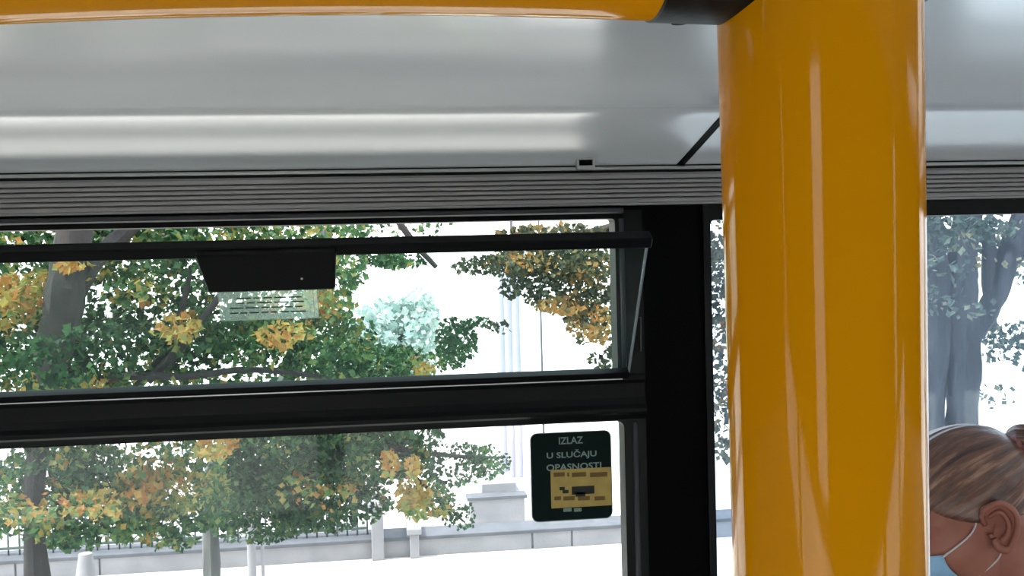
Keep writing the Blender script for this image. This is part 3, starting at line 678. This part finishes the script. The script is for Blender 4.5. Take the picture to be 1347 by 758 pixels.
# dark hedge behind the fence
M_hedge = leafmat('hedge_leaves', [(.0, srgb(30, 58, 44)), (1.0, srgb(78, 112, 88))])
xh0, xh1 = wx(290, 680, 8.6), wx(480, 680, 8.6)
hd = tag(empty('hedge', ((xh0+xh1)/2, 8.6, 0)), 'dense dark green hedge behind the iron fence and white post', 'hedge')
bm = bmesh.new()
for i in range(6):
    x_ = xh0 + (xh1-xh0)*(i+.5)/6; tube(bm, [(x_, 8.6, 0), (x_+.03, 8.62, .35), (x_-.02, 8.6, .7)], [.02, .015, .01], 7)
keep(fin('stems', bm, M_bark), hd)
foliage('foliage', [(Vector((xh0+(xh1-xh0)*(i+.5)/6, 8.6, .5)), .2, .25, .48, 230, .4, .2, .8) for i in range(6)], M_hedge, hd, 41, .05)
xg0, xg1 = wx(-120, 680, 8.9), wx(262, 680, 8.9)
hd = tag(empty('hedge', ((xg0+xg1)/2, 8.9, 0)), 'dark green hedge behind the fence at the left, under the tree', 'hedge')
bm = bmesh.new()
for i in range(9):
    x_ = xg0 + (xg1-xg0)*(i+.5)/9; tube(bm, [(x_, 8.9, 0), (x_+.03, 8.92, .3), (x_-.02, 8.9, .6)], [.02, .015, .01], 7)
keep(fin('stems', bm, M_bark), hd)
foliage('foliage', [(Vector((xg0+(xg1-xg0)*(i+.5)/9, 8.9, .4)), .24, .25, .40, 200, .4, .2, .8) for i in range(9)], M_hedge, hd, 43, .05)

# ------------------------------------------------------------------ the passenger
M_skin = mat('warm_skin', srgb(172, 112, 94), .5, c2=srgb(158, 96, 80), scale=18)
M_lip = mat('lid_skin', srgb(128, 76, 66), .5)
M_mask = mat('light_blue_mask_fabric', srgb(160, 206, 238), .8, c2=srgb(150, 196, 232), scale=50)
M_strap = mat('white_elastic', srgb(215, 205, 205), .7)
M_coat = mat('dark_navy_cloth', srgb(34, 38, 52), .85, c2=srgb(28, 32, 44), bump=.3, bscale=120)
M_trou = mat('black_trouser_cloth', srgb(24, 24, 28), .85, bump=.3, bscale=120)
M_shoe = mat('dark_brown_leather', srgb(48, 34, 28), .5)
M_hairtie = mat('dusty_rose_cloth', srgb(158, 104, 104), .8)
def hairmat():
    M = bpy.data.materials.new('streaked_brown_hair'); M.use_nodes = True; n = M.node_tree.nodes; l = M.node_tree.links; b = n['Principled BSDF']
    a = n.new('ShaderNodeAttribute'); a.attribute_name = 'strand'
    nz = n.new('ShaderNodeTexNoise'); nz.inputs['Scale'].default_value = 1.0; nz.inputs['Detail'].default_value = 5; nz.inputs['Roughness'].default_value = .7
    l.new(a.outputs['Vector'], nz.inputs[0])
    r = n.new('ShaderNodeValToRGB'); e = r.color_ramp.elements; e[0].position = .32; e[0].color = srgb(52, 31, 24); e[1].position = .72; e[1].color = srgb(192, 150, 124)
    x = e.new(.52); x.color = srgb(116, 76, 60)
    l.new(nz.outputs[0], r.inputs[0]); l.new(r.outputs[0], b.inputs['Base Color']); b.inputs['Roughness'].default_value = .36; b.inputs['Specular IOR Level'].default_value = .9
    bp = n.new('ShaderNodeBump'); bp.inputs['Strength'].default_value = .35; bp.inputs['Distance'].default_value = .002; l.new(nz.outputs[0], bp.inputs['Height']); l.new(bp.outputs[0], b.inputs['Normal'])
    return M
M_hair = hairmat()
HP = at(1310, 696, 1.20); HY = HP.y+.073      # ear canal on the near side; head centre behind it
HC = Vector((HP.x, HY, HP.z))
PITCH = R(27)
# head frame: f forward (towards -X, tipped down), l her left (towards the camera), u up
Fv = Vector((-math.cos(PITCH), 0, -math.sin(PITCH))); Uv = Vector((-math.sin(PITCH), 0, math.cos(PITCH))); Lv = Vector((0, -1, 0))
def hw_(f, l, u): return HC + Fv*f + Lv*l + Uv*u
def ell(p, c, r):
    q = Vector(((p.x-c[0])/r[0], (p.y-c[1])/r[1], (p.z-c[2])/r[2])); k = q.length
    return (k-1)*min(r)
def smin(a, b, k):
    h = max(0, min(1, .5+.5*(b-a)/k)); return b*(1-h)+a*h - k*h*(1-h)
def caps(p, a, b, r0, r1):
    a = Vector(a); b = Vector(b); t = max(0, min(1, (p-a).dot(b-a)/(b-a).length_squared)); return (p-(a+(b-a)*t)).length - (r0+(r1-r0)*t)
def sdf(p):                                   # p = (forward, side, up)
    d = ell(p, (-.008, 0, .031), (.094, .073, .074))
    d = smin(d, ell(p, (.028, 0, -.020), (.060, .060, .082)), .03)
    d = smin(d, ell(p, (.055, 0, -.080), (.028, .032, .026)), .025)
    for s in (-1, 1):
        d = smin(d, ell(p, (.058, s*.036, -.012), (.026, .024, .022)), .02)
        d = smin(d, ell(p, (.073, s*.026, .040), (.018, .028, .012)), .014)
    d = smin(d, caps(p, (.083, 0, .022), (.108, 0, -.018), .007, .0105), .010)
    for s in (-1, 1): d = smin(d, ell(p, (.094, s*.010, -.021), (.010, .007, .007)), .006)
    d = smin(d, caps(p, (.086, -.018, -.045), (.086, .018, -.045), .006, .006), .008)
    d = smin(d, caps(p, (.084, -.016, -.056), (.084, .016, -.056), .0065, .0065), .008)
    for s in (-1, 1):                          # eye sockets
        k = (p - Vector((.092, s*.032, .018))).length - .013; d = -smin(-d, k, .010)
    for s in (-1, 1): d = smin(d, (p - Vector((.073, s*.031, .018))).length - .0125, .003)
    return d
def radius(dirv, o, fn, far=.2):
    t = far
    for _ in range(60):
        d = fn(o + dirv*t)
        if abs(d) < 2e-4: break
        t -= d*.7
        if t < .01: break
    return t
O = Vector((.0, 0, .02)); NU, NV = 128, 88
def dirs(i, j):
    th = math.pi*j/NV; ph = 2*math.pi*i/NU; return Vector((math.sin(th)*math.cos(ph), math.sin(th)*math.sin(ph), math.cos(th)))
RAD = [[radius(dirs(i, j), O, sdf) for i in range(NU)] for j in range(NV+1)]
def shell(bm, rfun):
    rows = []
    for j in range(NV+1):
        if j in (0, NV): d = dirs(0, j); q = O + d*rfun(0, j, d); rows.append([bm.verts.new(hw_(*q))]); continue
        rows.append([bm.verts.new(hw_(*(O + dirs(i, j)*rfun(i, j, dirs(i, j))))) for i in range(NU)])
    for j in range(NV):
        for i in range(NU):
            k = (i+1) % NU; a, b = rows[j], rows[j+1]
            if len(a) == 1: f = bm.faces.new((a[0], b[i], b[k]))
            elif len(b) == 1: f = bm.faces.new((a[i], b[0], a[k]))
            else: f = bm.faces.new((a[i], b[i], b[k], a[k]))
            f.smooth = True
    return rows
SEAT = FL+.50
pers = tag(empty('person', (HC.x+.1, HC.y, SEAT)), 'seated person in profile with brown tied-back hair and a light blue face mask', 'person')
# joints of the body (facing -X)
hx, hy, hz = HC
def J(dx, dy, z): return Vector((hx+dx, hy+dy, z))
neck0 = hw_(-.018, 0, -.03); neck1 = J(.075, 0, hz-.165)
pelv = J(.13, 0, SEAT+.135); waist = J(.125, 0, SEAT+.28); chest = J(.10, 0, hz-.32); upch = J(.085, 0, hz-.22)
def skin_mesh(V, E, Rr, root=0, sub=2):
    me = bpy.data.meshes.new('s'); me.from_pydata([tuple(v) for v in V], E, []); o = bpy.data.objects.new('s', me); col.objects.link(o)
    sk = o.modifiers.new('sk', 'SKIN'); sk.use_smooth_shade = True
    for i, r in enumerate(Rr):
        v = me.skin_vertices[0].data[i]; v.radius = (r if isinstance(r, tuple) else (r, r)); v.use_root = (i == root)
    s = o.modifiers.new('su', 'SUBSURF'); s.levels = sub; s.render_levels = sub
    bpy.context.view_layer.update(); m_ = bpy.data.meshes.new_from_object(o.evaluated_get(bpy.context.evaluated_depsgraph_get()))
    bpy.data.objects.remove(o); return m_
class Sk:
    def __init__(s): s.V = []; s.E = []; s.R = []
    def add(s, p, r, par=None):
        s.V.append(Vector(p)); s.R.append(r); i = len(s.V)-1
        if par is not None: s.E.append((par, i))
        return i
    def build(s, sub=2): return skin_mesh(s.V, s.E, s.R, 0, sub)
def limbs(sk, g, hands, t=0):
    """trunk, arms and legs; g grows every radius for the clothes"""
    p = sk.add(pelv, .115+g+t); wa = sk.add(waist, .105+g+t, p); c = sk.add(chest, .115+g+t, wa); u = sk.add(upch, .085+g+t*.6, c)
    sk.add(neck1 + Vector((0, 0, 0 if hands else -.012)), .050 if hands else .068, u)
    for s in (-1, 1):
        sh = sk.add(J(.095, s*.150, hz-.215), .048+g, u); el = sk.add(J(.10, s*.185, SEAT+.20), .038+g, sh)
        wr = sk.add(J(-.10, s*.12, SEAT+.155), .025+g*.8, el)
        if hands:
            sk.add(J(-.155, s*.105, SEAT+.150), .028, wr)
    return p
def legs(sk, g, p=None):
    if p is None: p = sk.add(pelv, .118+g)
    for s in (-1, 1):
        h = sk.add(pelv + Vector((-.04, s*.085, -.02)), .085+g, p); k = sk.add(J(-.30, s*.10, SEAT+.045), .056+g, h)
        cf = sk.add(J(-.29, s*.10, FL+.30), .052+g, k); an = sk.add(J(-.27, s*.10, FL+.09), .034+g, cf)
        if g == 0: sk.add(J(-.36, s*.105, FL+.035), .028, an)
sk = Sk(); p = limbs(sk, 0, True, -.028); legs(sk, 0, p); body_me = sk.build()
bm = bmesh.new(); shell(bm, lambda i, j, d: RAD[j][i])
nk = smooth_path([hw_(-.012, 0, .0), hw_(-.020, 0, -.055), neck1 + Vector((-.012, 0, .05)), neck1, upch], 5)
tube(bm, nk, [.050 + .002*abs(i-8) for i in range(len(nk))], 28)
# ears: rim, bowl and lobe
for s in (-1, 1):
    def ep(f, u, o_): return hw_(f, s*(.0715+o_), u)
    pts = [ep(.010, .012, .000), ep(.012, .028, .008), ep(.002, .036, .014), ep(-.014, .034, .018), ep(-.023, .018, .020), ep(-.021, -.002, .017), ep(-.010, -.020, .010), ep(.001, -.028, .006), ep(.008, -.022, .002), ep(.008, -.010, .000)]
    tube(bm, smooth_path(pts, 4), [.0035]*6 + [.0036]*14 + [.0038]*8 + [.0058]*5 + [.0045]*4, 10)
    pts = [ep(.004, .020, .004), ep(-.010, .022, .011), ep(-.014, .006, .012), ep(-.008, -.010, .008), ep(.002, -.016, .004)]
    tube(bm, smooth_path(pts, 4), .0032, 8)
    ctr = bm.verts.new(ep(-.004, .004, -.002)); rr = [bm.verts.new(q) for q in smooth_path([ep(.010, .012, .001), ep(.002, .035, .012), ep(-.014, .033, .016), ep(-.022, .016, .018), ep(-.020, -.002, .015), ep(-.010, -.019, .009), ep(.001, -.027, .005), ep(.010, -.012, .000)], 3)]
    for a_, b_ in zip(rr, rr[1:]): bm.faces.new((ctr, a_, b_)).smooth = True
    bmesh.ops.create_uvsphere(bm, u_segments=12, v_segments=8, radius=.0035, matrix=Matrix.Translation(ep(.010, -.004, .002)))
bm.from_mesh(body_me)
# fingers: chains rooted in each palm, resting curled on the thigh
for s in (-1, 1):
    palm = J(-.155, s*.105, SEAT+.150)
    for k, (L, off) in enumerate(((.068, -.027), (.076, -.009), (.071, .009), (.056, .026))):
        q = palm + Vector((-.012, off, .003)); f = Sk(); a0 = f.add(q, .0095); a1 = f.add(q + Vector((-L*.42, off*.15, -.006)), .009, a0); a2 = f.add(q + Vector((-L*.75, off*.2, -.020)), .008, a1); f.add(q + Vector((-L*.93, off*.2, -.036)), .007, a2)
        bm.from_mesh(f.build(1))
    f = Sk(); q = palm + Vector((.02, -s*.022, .0)); a0 = f.add(q, .011); a1 = f.add(q + Vector((-.026, -s*.022, -.004)), .0105, a0); f.add(q + Vector((-.055, -s*.030, -.012)), .0085, a1); bm.from_mesh(f.build(1))
me = bpy.data.meshes.new('body'); bmesh.ops.recalc_face_normals(bm, faces=bm.faces[:]); bm.to_mesh(me); bm.free(); me.materials.append(M_skin)
for f in me.polygons: f.use_smooth = True
body = keep(link('body', me), pers)
# clothes
def cloth(name, me_, mt, lb):
    me_.name = name; me_.materials.clear(); me_.materials.append(mt)
    for f in me_.polygons: f.use_smooth = True
    o = keep(link(name, me_), pers); o['label'] = lb; return o
sk = Sk(); limbs(sk, .018, False); cloth('jacket', sk.build(), M_coat, 'dark jacket')
sk = Sk(); legs(sk, .014); cloth('trousers', sk.build(), M_trou, 'black trousers')
bm = bmesh.new(); cpts = [neck1 + Vector((.06*math.cos(t)-.005, .062*math.sin(t), -.012 + .012*math.cos(t))) for t in [2*math.pi*i/24 for i in range(25)]]
tube(bm, cpts, .016, 10); keep(fin('collar', bm, M_coat), pers)
for s in (-1, 1):
    bm = bmesh.new(); c = J(-.325, s*.103, FL+.0)
    tube(bm, [c+Vector((.085, 0, .04)), c+Vector((.05, 0, .05)), c+Vector((-.02, 0, .048)), c+Vector((-.08, 0, .032)), c+Vector((-.105, 0, .025))], [.028, .042, .040, .030, .015], 20)
    for v in bm.verts: v.co.z = max(v.co.z, FL+.002)
    keep(fin('shoe', bm, M_shoe), pers)
# hair: shell rising from the hairline, combed towards the tie at the back
BUN = Vector((-.088, 0, .026)); Bd = (BUN-O).normalized()
e1 = Bd.orthogonal().normalized(); e2 = Bd.cross(e1)
def sstep(a, b, x): t = max(0, min(1, (x-a)/(b-a))); return t*t*(3-2*t)
def hairline(q):                    # >0 where hair grows (q in head coordinates)
    ab = abs(q.y)
    if q.x > .012:                  # forehead and temple
        lim = .066 - .20*max(0, ab-.05) - .42*max(0, .055-(q.x-.012))*(ab > .04)
        lim = .058 - .45*max(0, ab-.035)*1.0
        lim -= max(0, (.062-q.x))*.62*sstep(.045, .062, ab)
        return q.z - lim
    lim = .018 - .85*max(0, -.004-q.x)        # above and behind the ear down to the nape
    return q.z - max(lim, -.075)
def ridge(d):
    a = math.atan2(d.dot(e2), d.dot(e1)); return noise.noise(Vector((math.cos(a)*9, math.sin(a)*9, 0)))*.0022 + noise.noise(Vector((math.cos(a)*26, math.sin(a)*26, 3)))*.0010
def rh(i, j, d):
    q = O + d*RAD[j][i]; m_ = sstep(-.002, .012, hairline(q)); 
    lift = .007 + .004*sstep(.05, .12, q.z)
    return RAD[j][i] - .004*(1-m_) + m_*(lift + ridge(d)) if hairline(q) > -.010 else RAD[j][i]-.006
bm = bmesh.new(); shell(bm, rh)
me = bpy.data.meshes.new('hair'); bmesh.ops.recalc_face_normals(bm, faces=bm.faces[:])
inv_ = lambda p: Vector(((p-HC).dot(Fv), (p-HC).dot(Lv), (p-HC).dot(Uv)))
co = [v.co.copy() for v in bm.verts]; bm.to_mesh(me); bm.free()
def strand(p):
    d = (inv_(p)-O).normalized(); a = math.atan2(d.dot(e2), d.dot(e1)); return (math.cos(a)*9, math.sin(a)*9, d.dot(Bd)*1.1)
at_ = me.attributes.new('strand', 'FLOAT_VECTOR', 'POINT'); at_.data.foreach_set('vector', [c for p in co for c in strand(p)])
me.materials.append(M_hair)
for f in me.polygons: f.use_smooth = True
hair = keep(link('hair', me), pers); hair['label'] = 'brown hair with lighter streaks, combed back'
bm = bmesh.new(); bc = hw_(*(BUN + Bd*.034)); wd_ = (Fv*Bd.x + Uv*Bd.z).normalized()
bmesh.ops.create_uvsphere(bm, u_segments=40, v_segments=24, radius=1, matrix=Matrix.Translation(bc))
b1 = Lv; b2 = wd_.cross(b1)
for v in bm.verts:
    d = v.co - bc; a = math.atan2(d.dot(b1), d.dot(b2)) + d.dot(wd_)*1.6; v.co = bc + (b1*d.dot(b1) + b2*d.dot(b2))*.036 + wd_*d.dot(wd_)*.028 + d*(.0022*math.sin(a*7))
co = [v.co.copy() for v in bm.verts]; me = bpy.data.meshes.new('bun'); bm.to_mesh(me); bm.free()
at_ = me.attributes.new('strand', 'FLOAT_VECTOR', 'POINT')
at_.data.foreach_set('vector', [c for p in co for c in (math.cos(math.atan2((p-bc).dot(b1), (p-bc).dot(b2))+(p-bc).dot(wd_)*50)*7, math.sin(math.atan2((p-bc).dot(b1), (p-bc).dot(b2))+(p-bc).dot(wd_)*50)*7, 0)])
me.materials.append(M_hair)
for f in me.polygons: f.use_smooth = True
o = link('bun', me); keep(o, hair)['label'] = 'knot of brown hair'
bm = bmesh.new(); rc = hw_(*(BUN + Bd*.014)); pts = []
for i in range(61):
    t = 2*math.pi*i/60; pts.append(rc + (b1*math.cos(t) + b2*math.sin(t))*(.029+.0022*math.sin(t*11)) + wd_*.003*math.sin(t*9))
tube(bm, pts, .0085, 10); keep(fin('hair_tie', bm, M_hairtie), hair)['label'] = 'dusty rose hair tie'
# mask: pleated shell over nose, mouth and chin, with ear loops
def maskfun(q):
    return q.x > .044 and abs(q.y) < .062 and -.115 < q.z < .006 - .10*max(0, abs(q.y)-.012) 
bm = bmesh.new(); grid = {}
NA, NB = 40, 30
for a_ in range(NA+1):
    for b_ in range(NB+1):
        y_ = (a_/NA-.5)*2; tz = b_/NB
        yaw_ = y_*R(40); top_ = .006 - .006*abs(y_); bot_ = -.100 + .042*abs(y_)**2
        z_ = bot_ + (top_-bot_)*tz
        o_ = Vector((.0, 0, z_)); dv = Vector((math.cos(yaw_), math.sin(yaw_), 0)); r_ = radius(dv, o_, sdf, .17)
        # the fabric bridges hollows: never less than a smooth arc
        arc = .098 - .030*(y_*y_) - .012*(2*tz-1)**2 - .012*(1-tz)
        r_ = max(r_+.003, arc) + .0012*math.sin(tz*math.pi*6)*(1-abs(y_)**3)
        grid[a_, b_] = bm.verts.new(hw_(*(o_ + dv*r_)))
for a_ in range(NA):
    for b_ in range(NB): bm.faces.new((grid[a_, b_], grid[a_+1, b_], grid[a_+1, b_+1], grid[a_, b_+1])).smooth = True
mk = keep(fin('face_mask', bm, M_mask), pers); mk['label'] = 'light blue pleated face mask'
sm = mk.modifiers.new('sol', 'SOLIDIFY'); sm.thickness = .0012; sm.offset = 1
for s in (-1, 1):
    A_ = 0 if s < 0 else NA
    top_c = grid_t = None
for s in (-1, 1):
    y_ = s; yaw_ = y_*R(40)
    def mp_(z_):
        o_ = Vector((0, 0, z_)); dv = Vector((math.cos(yaw_), math.sin(yaw_), 0)); return o_ + dv*(radius(dv, o_, sdf, .17)+.004)
    tp, bt = mp_(-.002), mp_(-.056)
    def on(f, u, e=.002):
        o_ = Vector((f, 0, u)); dv = Vector((0, s, 0)); r_ = radius(dv, o_, sdf, .15); return o_ + dv*(r_+e)
    pts = [tp, on(.032, .009), on(.014, .026), Vector((.006, s*.080, .036)), Vector((-.014, s*.084, .034)), Vector((-.026, s*.080, .012)), Vector((-.020, s*.074, -.012)), on(-.008, -.028, .003), on(.012, -.045), bt]
    bm = bmesh.new(); tube(bm, [hw_(*q) for q in smooth_path(pts, 5)], .0013, 8); keep(fin('ear_loop', bm, M_strap), mk)['label'] = 'thin white ear loop'
# lashes / brow of both eyes
for s in (-1, 1):
    bm = bmesh.new(); pts = [Vector((.0845, s*.021, .014)), Vector((.0875, s*.030, .012)), Vector((.083, s*.041, .014))]
    tube(bm, [hw_(*q) for q in smooth_path(pts, 4)], .0012, 6); keep(fin('eyelashes', bm, M_lip), pers)
    bm = bmesh.new(); pts = [Vector((.092, s*.014, .040)), Vector((.089, s*.030, .046)), Vector((.076, s*.046, .041))]
    tube(bm, [hw_(*q) for q in smooth_path(pts, 4)], .0022, 6); keep(fin('eyebrow', bm, M_lip), pers)

# bus seat under the passenger
M_seatp = mat('grey_blue_seat_shell', srgb(70, 78, 96), .5); M_seatc = mat('patterned_seat_cloth', srgb(36, 52, 96), .9, c2=srgb(96, 60, 70), scale=40)
sx, sy = hx+.02, hy
se = tag(empty('bus_seat', (sx, sy, FL)), 'blue cloth passenger seat under the masked person', 'seat')
bm = bmesh.new(); box(bm, (sx-.2, sy-.215, SEAT-.06), (sx+.25, sy+.215, SEAT-.005)); keep(fin('seat_cushion', bm, M_seatc, bevel=.02), se)
bm = bmesh.new(); box(bm, (sx-.19, sy-.205, SEAT-.09), (sx+.26, sy+.205, SEAT-.06)); keep(fin('seat_shell', bm, M_seatp, bevel=.01), se)
bm = bmesh.new(); box(bm, (sx+.255, sy-.215, SEAT-.08), (sx+.31, sy+.215, SEAT+.44)); keep(fin('backrest', bm, M_seatc, bevel=.02), se)
for dx, dy in ((-.1, -.15), (-.1, .15), (.18, -.15), (.18, .15)):
    bm = bmesh.new(); tube(bm, [(sx+dx, sy+dy, FL), (sx+dx, sy+dy, SEAT-.09)], .016, 14); keep(fin('leg', bm, M_greyf), se)
